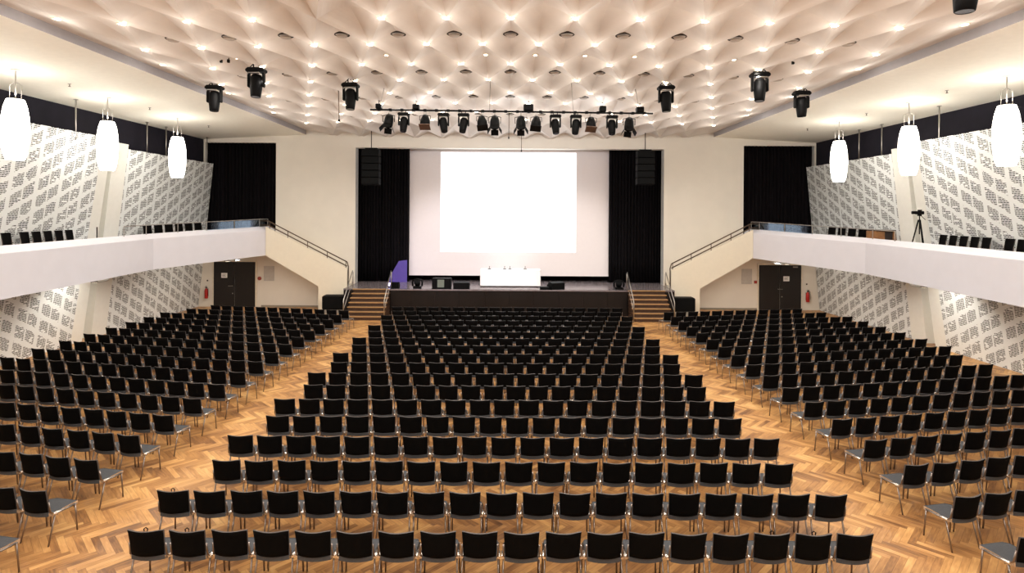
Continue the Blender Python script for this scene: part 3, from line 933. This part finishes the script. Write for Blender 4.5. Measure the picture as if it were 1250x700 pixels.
# thin cables hanging from the ceiling
for a, b, d, lab in (((271, 44), (270, 74), 16.5, 'thin hanging cable above the outermost ceiling moving light'), ((282, 49), (279, 74), 16.6, 'second thin hanging cable above the outermost ceiling moving light'), ((455, 3), (451, 26), 14.0, 'short dark hanging rod below ceiling near top edge of photo'),
                     ((961, 55), (968, 76), 16.6, 'thin hanging cable between two tripod-side moving lights'), ((413, 133), (414, 147), 21, 'small dark cable drop beside the end of the lighting bar'), ((621.5, 154), (621, 168), 26, 'thin dark cable drop behind the middle of the bar'), ((636.5, 166), (636.5, 184), 29, 'thin dark cable hanging in front of screen top')):
    p, q = at(*a, d), at(*b, d)
    t = thing('hanging_cable', lab, 'cable', q, group='cables hanging from the ceiling')
    zc = ceil_z(p.x, d) + .05
    MB().tube([(0, 0, 0), (p.x - q.x, 0, max(p.z, zc if p.z > 8.6 else p.z) - q.z)], .016, 6).build('cable', M['bronze'], t)
    MB().box((-.03, -.03, -.06), (.03, .03, .03)).build('plug', M['black'], t)

# ================================================================== DOWNLIGHTS AND VENTS
rows_d = {}
for v in range(-10, 8):
    for u in range(-14, 15):
        if (u + v) % 2 == 0:
            rows_d.setdefault(v, []).append(u)
ring_me = MB().lathe([(.075, .02), (.075, 0), (.11, -.005), (.115, .01)], 14, cap=False).mesh('trim_ring', [M['ring']])
disc_me = MB().lathe([(.0, .0), (.078, .004)], 14, cap=False).mesh('diffuser', [M['down']])
sdisc_me = MB().lathe([(.0, .0), (.05, .004)], 12, cap=False).mesh('diffuser', [M['downsmall']])
vent_ring = MB().lathe([(.2, .05), (.2, -.02), (.17, -.03), (.165, .03), (.0, .03)], 18, cap=False).mesh('throat', [M['ventdark']])
vent_plate = MB().lathe([(.0, -.075), (.13, -.07), (.14, -.055), (.0, -.05)], 18, cap=False).mesh('plate', [M['vent']])


def child(name, me, parent, loc=(0, 0, 0)):
    o = bpy.data.objects.new(name, me); COL.objects.link(o); o.parent = parent; o.location = loc
    return o


def in_frame(X, Y, Z, mx=25, my=25):
    if Y < 1: return False
    x, y = X * FOC / Y, (CAMZ - Z) * FOC / Y
    px, py = CX + x - ROLL * y, CY + y + ROLL * x
    return -mx < px < 1250 + mx and -my < py < 700 + my


vs = sorted(rows_d, reverse=True)
skip = {(-6, 0)}
for v in vs:
    us = rows_d[v]
    Y = CY0 + v * CV
    for k, u in enumerate(us):
        X = u * CU
        if (u, v) in skip: continue
        Z = ceil_z(X, Y) - .015
        seen = in_frame(X, Y, Z)
        if seen:
            t = thing('downlight', f'lit ceiling downlight, {ORD[8 - v]} row from stage, {ORD[len(us) - k]} from tripod side', 'downlight', (X, Y, Z), group='downlights in the folded ceiling')
            child('trim_ring', ring_me, t); child('diffuser', disc_me, t)
        if abs(v) < 30:
            spot('downlight beam', (X, Y, Z - .05), (X, Y, 0), 41, 150, (1, .94, .85), .5, .05)
            point('downlight spill', (X, Y, Z - .42), 9.5, (1, .94, .87), .08)
for v in (1, 3, 5, 7):
    us = [u for u in range(-12, 13) if (u + v) % 2]
    for k, u in enumerate(us):
        X, Y = u * CU, CY0 + v * CV
        Z = ceil_z(X, Y) - .02
        t = thing('ceiling_vent', f'round grey ceiling vent, {ORD[(7 - v) // 2 + 1]} vent row from stage, {ORD[len(us) - k]} from tripod side', 'vent', (X, Y, Z), group='vents in the folded ceiling')
        child('throat', vent_ring, t); child('plate', vent_plate, t)
sm = [-11, -5, -1, 1, 3, 5, 9]
for k, u in enumerate(sm):
    X, Y = u * CU, CY0 + 2 * CV
    t = thing('small_downlight', f'small dim spot in a ceiling hollow, {ORD[len(sm) - k]} from tripod side', 'downlight', (X, Y, ceil_z(X, Y) - .04), group='small spots in the ceiling hollows')
    child('diffuser', sdisc_me, t)
    child('trim_ring', ring_me, t, (0, 0, .015)).scale = (.7, .7, 1)

# ================================================================== PENDANTS
prof = [(.17, -.02), (.21, .0), (.27, -.2), (.315, -.5), (.33, -.85), (.315, -1.2), (.27, -1.55), (.215, -1.72), (.0, -1.72)]
pend = [(24.4, 'smallest, beside the black balcony curtain'), (20.3, 'middle one of its row'), (16.4, 'largest, farthest from the stage'), (12.4, 'unseen beyond the edge, added for light')]  # last pair is out of view, added to balance the hall lighting
for s, side in ((-1, 'opposite the tripod'), (1, 'on the tripod side')):
    for y, lab in pend:
        X = {-1: {24.4: -14.15, 20.3: -14.25, 16.4: -14.15, 12.4: -14.1}, 1: {24.4: 14.0, 20.3: 14.12, 16.4: 14.2, 12.4: 14.1}}[s][y]
        zt = 8.25
        zs = 9.27 - .05 * (abs(X) - 10.95)
        t = thing('pendant_lamp', f'glowing white barrel pendant lamp, {lab}, {side}', 'pendant lamp', (X, y, zt), group='pendant lamps over the balconies')
        MB().lathe(prof, 24, cap=False).build('lamp_shade', M['lampglow'], t)
        MB().lathe([(.0, .02), (.17, .02), (.18, -.02), (.0, -.03)], 20, cap=False).build('cap', M['capwhite'], t)
        spot('pendant top light', (X, y, zt + .1), (X, y, 9.2), 40, 178, (1, .96, .88), .3, .12)
        mb = MB(); mb.tube([(0, 0, 0), (0, 0, zs - zt)], .016, 6)
        mb.build('rod', M['wire'], t)
        mb = MB()
        for e in (-1, 1): mb.tube([(e * .17, 0, -.02), (e * .17, 0, .42), (0, 0, .5)], .007, 5)
        mb.build('suspension_wire', M['wire'], t)
        MB().lathe([(.0, zs - zt + .02), (.11, zs - zt + .02), (.11, zs - zt - .03), (.0, zs - zt - .035)], 18, cap=False).build('ceiling_rose', M['capwhite'], t)
# slim hanging rods carrying the linings
for s, side, ys in ((-1, 'opposite the tripod', (20.35, 25.2, 26.6, 30.2)), (1, 'on the tripod side', (20.6, 24.6, 26.2))):
    for k, y in enumerate(ys):
        far = y > 23
        x = (16.68 - .10 * 7.68) if far else (16.6 - .155 * 7.9)
        zt = 9.27 - .051 * (x - 10.95)
        t = thing('lining_hanger', f'slim pale rod holding slotted lining, {ORD[len(ys) - k]} from the stage, {side}', 'hanger rod', (s * (x + .04), y, 7.6), group='hanger rods above the linings')
        MB().tube([(0, 0, 0), (0, 0, zt - 7.6)], .025, 6).build('rod', M['steel'], t)
        MB().box((-.05, -.05, zt - 7.62), (.05, .05, zt - 7.59)).build('fixing_plate', M['steel'], t)
# sprinklers in the soffit
for px, py, lab in ((84, 102, 'small sprinkler in cream soffit between largest and middle lamps, opposite tripod'), (182, 131, 'small sprinkler in cream soffit between two farther lamps, opposite tripod'), (254, 153, 'small sprinkler in cream soffit by black curtain, opposite tripod'), (1155, 110, 'small sprinkler in cream soffit between largest and middle lamps, tripod side'), (1057, 138, 'small sprinkler in cream soffit between two farther lamps, tripod side'), (985, 157, 'small sprinkler in cream soffit by black curtain, tripod side')):
    dx = px - CX; z = 9.13
    dy = py - CY - ROLL * dx
    d = FOC * (z - CAMZ) / -dy; X = dx * d / FOC
    z = 9.27 - .0495 * (abs(X) - 10.95)
    t = thing('sprinkler', lab, 'sprinkler', (X, d, z), group='sprinklers in the soffits')
    MB().lathe([(.0, .01), (.05, .01), (.05, -.01), (.0, -.015)], 12, cap=False).build('rose', M['wire'], t)
    mb = MB(); mb.tube([(0, 0, -.01), (0, 0, -.08)], .015, 6); mb.lathe([(.0, -.08), (.035, -.08), (.035, -.09), (.0, -.09)], 10, cap=False); mb.build('nozzle', M['bronze'], t)


# ================================================================== CHAIRS
def chair_parts(lo=False):
    """(name, mesh builder, materials) of one stacking chair, facing +y"""
    nu, nv = (6, 3) if lo else (12, 6)
    nt_ = 5 if lo else 7
    out = []
    # seat pad: rounded plan, dished top, upturned rear edge
    def rimx(y):
        t = (y + .2) / .45
        return .222 + .012 * max(0, min(1, t)) - .05 * max(0, (t - .8) / .25) ** 2 if t > .8 else .222 + .012 * max(0, min(1, t))
    def seat_top(u, v):
        y = -.245 + .50 * v; x = (2 * u - 1)
        X = x * rimx(y)
        yy = y - (.032 * (1 - x * x) if v < .35 else .032 * (1 - x * x) * max(0, 1 - (v - .35) / .3)) + (.02 * (1 - x * x) if v > .8 else 0)
        z = .462 - .012 * (1 - x * x) + .03 * max(0, 1 - v / .25) ** 2 - .02 * max(0, (v - .8) / .2) ** 2
        return Vector((X, yy, z))
    mb = MB()
    mb.sheet(seat_top, nu, nv)
    def seat_bot(u, v):
        p = seat_top(u, v); p.z -= .056; return p
    n0 = len(mb.v); mb.sheet(seat_bot, nu, nv, 1)
    W = nu + 1
    edge = [(i, 0) for i in range(nu)] + [(nu, j) for j in range(nv)] + [(i, nv) for i in range(nu, 0, -1)] + [(0, j) for j in range(nv, 0, -1)]
    for k in range(len(edge)):
        (a, b), (c, d) = edge[k], edge[(k + 1) % len(edge)]
        side = (a == c)
        mb.quad((b * W + a, d * W + c, n0 + d * W + c, n0 + b * W + a), 1 if side else 0, False)
    out.append(('seat', mb, [M['seatcloth'], M['silver']]))
    # backrest
    def back(u, v, k):
        x = 2 * u - 1
        hw = .218 + .018 * v
        z = .498 + .37 * v - (.012 * (1 - x * x) * v)
        y = -.222 - .06 * (1 - x * x) - .055 * v - .012 * v * v
        return Vector((x * hw, y - k * .026, z - .012 * (abs(x) ** 6) * (1 if v > .99 else 0)))
    mb = MB()
    mb.sheet(lambda u, v: back(u, v, 0), nu, nv, 0)
    n1 = len(mb.v); mb.sheet(lambda u, v: back(u, v, 1), nu, nv, 0)
    for k in range(len(edge)):
        (a, b), (c, d) = edge[k], edge[(k + 1) % len(edge)]
        mb.quad((b * W + a, d * W + c, n1 + d * W + c, n1 + b * W + a), 1, False)
    out.append(('backrest', mb, [M['fabric'], M['rim']]))
    r = .0125
    for e in (-1, 1):
        out.append(('leg', MB().tube([(e * .238, .17, .435), (e * .243, .19, .2), (e * .248, .205, 0)], r, nt_), [M['chrome']]))
        out.append(('leg', MB().tube([(e * .238, -.16, .435), (e * .246, -.22, .2), (e * .252, -.275, 0)], r, nt_), [M['chrome']]))
    mb = MB()
    for e in (-1, 1):
        mb.tube([(e * .238, .19, .425), (e * .24, 0, .43), (e * .24, -.17, .445), (e * .242, -.235, .5), (e * .238, -.262, .66)], .012, nt_)
        mb.tube([(e * .249, -.2, .452), (e * .249, -.06, .447)], .023, nt_, 1)
    if not lo:
        mb.tube([(-.238, .1, .415), (.238, .1, .415)], .01, 6); mb.tube([(-.24, -.12, .41), (.24, -.12, .41)], .01, 6)
    out.append(('frame', mb, [M['chrome'], M['silver']]))
    return out


places = []      # x, y, rz, block, row(from the back), seat number
PITCH = .552
for r in range(18):
    d = 7.61 + 1.075 * r
    n = 18 if r % 2 == 0 else 19
    for k in range(n):
        places.append((-.09 + (k - (n - 1) / 2) * PITCH, d + .27, 0.0, 'mid', r + 1, n - k, n))
YAW = math.radians(10.6)
for s in (-1, 1):
    x0, nrow = (-7.16, 17) if s < 0 else (6.93, 17)
    for r in range(nrow):
        d = 7.6 + 1.079 * r
        n = 14
        if r >= 15: n = 13 if r == 15 else 12
        if s > 0 and r in (6, 7, 8): n = 13
        for k in range(n):
            # the pair of numbers is where the top of the back stands; the seat is ahead of it
            bx, by = x0 + s * k * .568 * math.cos(YAW), d + k * .568 * math.sin(YAW)
            a = YAW * s
            cx_, cy_ = bx - math.sin(a) * .27, by + math.cos(a) * .27
            places.append((cx_, cy_, a, 'L' if s < 0 else 'R', r + 1, k + 1, n))
places = [p for p in places if in_frame(p[0], p[1], .5, 14, 30)]
places.sort(key=lambda p: p[1])
NEAR = places[:300]; FAR = places[300:]


def chair_label(p):
    b, r, k = p[3], p[4], p[5]
    row = 'rearmost row' if r == 1 else f'{ORD[r]} row from the back'
    if b == 'mid':
        return f'black chair, middle block, {row}, {ORD[k]} from the tripod-side aisle'
    blk = 'block beside tripod balcony' if b == 'R' else 'block opposite tripod balcony'
    return f'black chair, {blk}, {row}, ' + ('at the aisle' if k == 1 else f'{ORD[k]} from the aisle')


GRP = {'mid': 'chairs of the middle block', 'L': 'chairs of the block opposite the tripod', 'R': 'chairs of the block beside the tripod'}
p = NEAR[0]
proto = thing('stacking_chair', chair_label(p), 'chair', (p[0], p[1], 0), p[2], GRP[p[3]])
for nm, mb, ms in chair_parts():
    c = mb.build(nm, ms, proto)
ptree = tree_of(proto)
loop_me = MB().tube([(.02, 0, -.02), (.025, 0, .01), (0, 0, .028), (-.025, 0, .01), (-.02, 0, -.02)], .007, 6).mesh('carry_loop', [M['black']])
loops = {(1, 18), (1, 17), (1, 3), (1, 2), (2, 19)}
for i, p in enumerate(NEAR):
    j = random.uniform(-.012, .012)
    if i == 0: c = proto
    else: c = dup(proto, (p[0], p[1] + random.uniform(-.012, .012), 0), p[2] + j, chair_label(p), GRP[p[3]], ptree)
    if p[3] == 'mid' and (p[4], p[5]) in loops:
        child('carry_loop', loop_me, c, (.0, -.3, .855))


def merged(parts, where, name):
    mats = []
    V, F, MI, SM = [], [], [], []
    for (x, y, rz) in where:
        R = Matrix.Translation((x, y, 0)) @ Matrix.Rotation(rz, 4, 'Z')
        for nm, mb, ms in parts:
            b = len(V)
            V += [tuple(R @ Vector(q)) for q in mb.v]
            ids = []
            for m_ in ms:
                if m_ not in mats: mats.append(m_)
                ids.append(mats.index(m_))
            for f, m_, s_ in zip(mb.f, mb.m, mb.s):
                F.append(tuple(b + i for i in f)); MI.append(ids[m_]); SM.append(s_)
    g = MB(); g.v, g.f, g.m, g.s = V, F, MI, SM
    return g.build(name, mats, fix=False)


lowp = chair_parts(True)
o = merged(lowp, [(p[0], p[1], p[2] + random.uniform(-.012, .012)) for p in FAR], 'distant_seating')
tag(o, 'far rows of black chairs filling the hall towards the stage', 'chairs', kind='stuff')

# chairs on the balconies (backs show above the coping)
def balcony_chair_spots():
    out = []
    for k in range(6):
        x, y = -15.62 + .17 * k, 25.0 + .5 * k
        out.append((x, y, math.radians(-112), f'black balcony chair opposite the tripod, {ORD[6 - k]} of six next to black curtain'))
    for k, px in enumerate((92, 80.5, 68.5, 57, 41)):
        y = 15.25 * FOC / (CX - px)
        out.append((-15.4, 20.4 - .47 * k, math.radians(-84), f'black balcony chair opposite the tripod, {ORD[k + 1]} of five beside the pilaster'))
    for k, y in enumerate((17.85, 17.35)):
        out.append((-15.4, y, math.radians(-84), f'black balcony chair opposite the tripod, {ORD[k + 1]} of two by edge'))
    for k in range(5):
        x, y = 15.72 - .14 * k, 25.0 + .56 * k
        out.append((x, y, math.radians(112), f'black balcony chair on tripod side, {ORD[5 - k]} of five next to black curtain'))
    for k in range(5):
        out.append((15.4, 20.7 - .47 * k, math.radians(84), f'black balcony chair, {ORD[k + 1]} of five behind the camera tripod'))
    for k, y in enumerate((17.95, 17.5, 16.95)):
        out.append((15.4, y, math.radians(84), f'black balcony chair on tripod side, {ORD[k + 1]} of three by edge'))
    return out


btree = None
for x, y, rz, lab in balcony_chair_spots():
    z = fascia_at(y)[1] - .40 + .005
    if btree is None:
        bc = thing('balcony_chair', lab, 'chair', (x, y, z), rz, 'chairs on the balconies')
        for nm, mb, ms in chair_parts(): mb.build(nm, ms, bc)
        bc.scale = (.84, .88, 1.06)
        btree = tree_of(bc)
    else:
        dup(bc, (x, y, z), rz, lab, 'chairs on the balconies', btree)

# tripod with camera on the balcony
ty = 21.75; tz = fascia_at(ty)[1] - .40
t = thing('camera_tripod', 'black tripod carrying a small camera on the balcony', 'tripod', (15.55, ty, tz))
top = at(1122, 262, ty).z - tz
for k in range(3):
    a = .5 + k * 2 * PI / 3
    q = Vector((.37 * math.cos(a), .37 * math.sin(a), 0))
    MB().tube([(q.x * .08, q.y * .08, top - .2), tuple(q * .55 + Vector((0, 0, (top - .2) * .45))), tuple(q)], [.026, .022, .014], 8).build('leg', M['black'], t)
MB().tube([(0, 0, top - .75), (0, 0, top - .02)], .02, 8).build('centre_column', M['black'], t)
mb = MB(); mb.box((-.06, -.06, top - .06), (.06, .06, top), bev=.015); mb.tube([(.03, 0, top - .03), (.3, .1, top - .2)], .01, 6); mb.build('pan_head', M['black'], t)
mb = MB(); mb.box((-.13, -.09, top), (.13, .1, top + .13), bev=.02); mb.box((-.05, -.05, top + .13), (.07, .05, top + .18), bev=.01); mb.tube([(-.1, 0, top + .07), (-.26, .05, top + .07)], [.055, .06], 12); mb.build('camera', M['black'], t)

# wooden box desk on the balcony
wy = 24.5; wz = fascia_at(wy)[1] - .40
t = thing('wooden_desk', 'brown wooden desk with dark top on balcony near tripod', 'desk', (15.86, wy, wz), group=None)
hh = at(1075, 280.5, wy).z - wz
mb = MB(); mb.box((-.44, -.38, 0), (-.4, .28, hh - .06)); mb.box((.37, -.38, 0), (.41, .28, hh - .06)); mb.box((-.4, .2, 0), (.37, .25, hh - .06)); mb.box((-.4, -.35, hh - .4), (-.05, -.3, hh - .06)); mb.box((.3, -.35, hh - .4), (.37, -.3, hh - .06)); mb.box((-.4, -.35, 0), (.37, -.3, hh - .42))
mb.build('body', M['wood'], t)
MB().box((-.05, -.33, hh - .42), (.3, -.29, hh - .09), bev=.01).build('dark_front', M['darkwood'], t)
MB().box((-.42, -.42, hh - .06), (.41, .3, hh), bev=.015).build('desk_top', M['darkwood'], t)

# small dark post-like stand on the opposite balcony
q = Vector((-15.5, 21.9, 0))
t = thing('cable_stand', 'thin dark stand behind coping on balcony opposite the tripod', 'stand', (q.x, 21.55, fascia_at(21.55)[1] - .40))
MB().tube([(0, 0, 0), (0, 0, .98)], .02, 6).build('post', M['black'], t)
MB().tube([(-.16, .02, 0), (0, .02, .5), (.16, .02, 0)], .014, 6).build('brace', M['black'], t)

# ================================================================== CAMERA, WORLD, VIEW
cam = bpy.data.cameras.new('camera'); co = bpy.data.objects.new('camera', cam); COL.objects.link(co)
cam.sensor_fit = 'HORIZONTAL'; cam.sensor_width = 36.0; cam.lens = FOC / 1250 * 36
cam.shift_x = (625 - CX) / 1250; cam.shift_y = -(350 - CY) / 1250
cam.clip_start = .05; cam.clip_end = 200
co.matrix_world = Matrix.Translation((0, 0, CAMZ)) @ Matrix.Rotation(PI / 2, 4, 'X') @ Matrix.Rotation(math.atan(ROLL), 4, 'Z')
scn.camera = co
w = bpy.data.worlds.new('world'); scn.world = w; w.use_nodes = True
w.node_tree.nodes['Background'].inputs[0].default_value = (.02, .02, .02, 1)
w.node_tree.nodes['Background'].inputs[1].default_value = 1.0
vs_ = scn.view_settings
vs_.view_transform = 'Standard'; vs_.look = 'None'; vs_.gamma = 1.0; vs_.use_curve_mapping = False; vs_.exposure = 0.12
scn.display_settings.display_device = 'sRGB'
scn.cycles.use_denoising = True
scn.cycles.max_bounces = 8
scn.cycles.diffuse_bounces = 5
scn.cycles.sample_clamp_indirect = 6.0
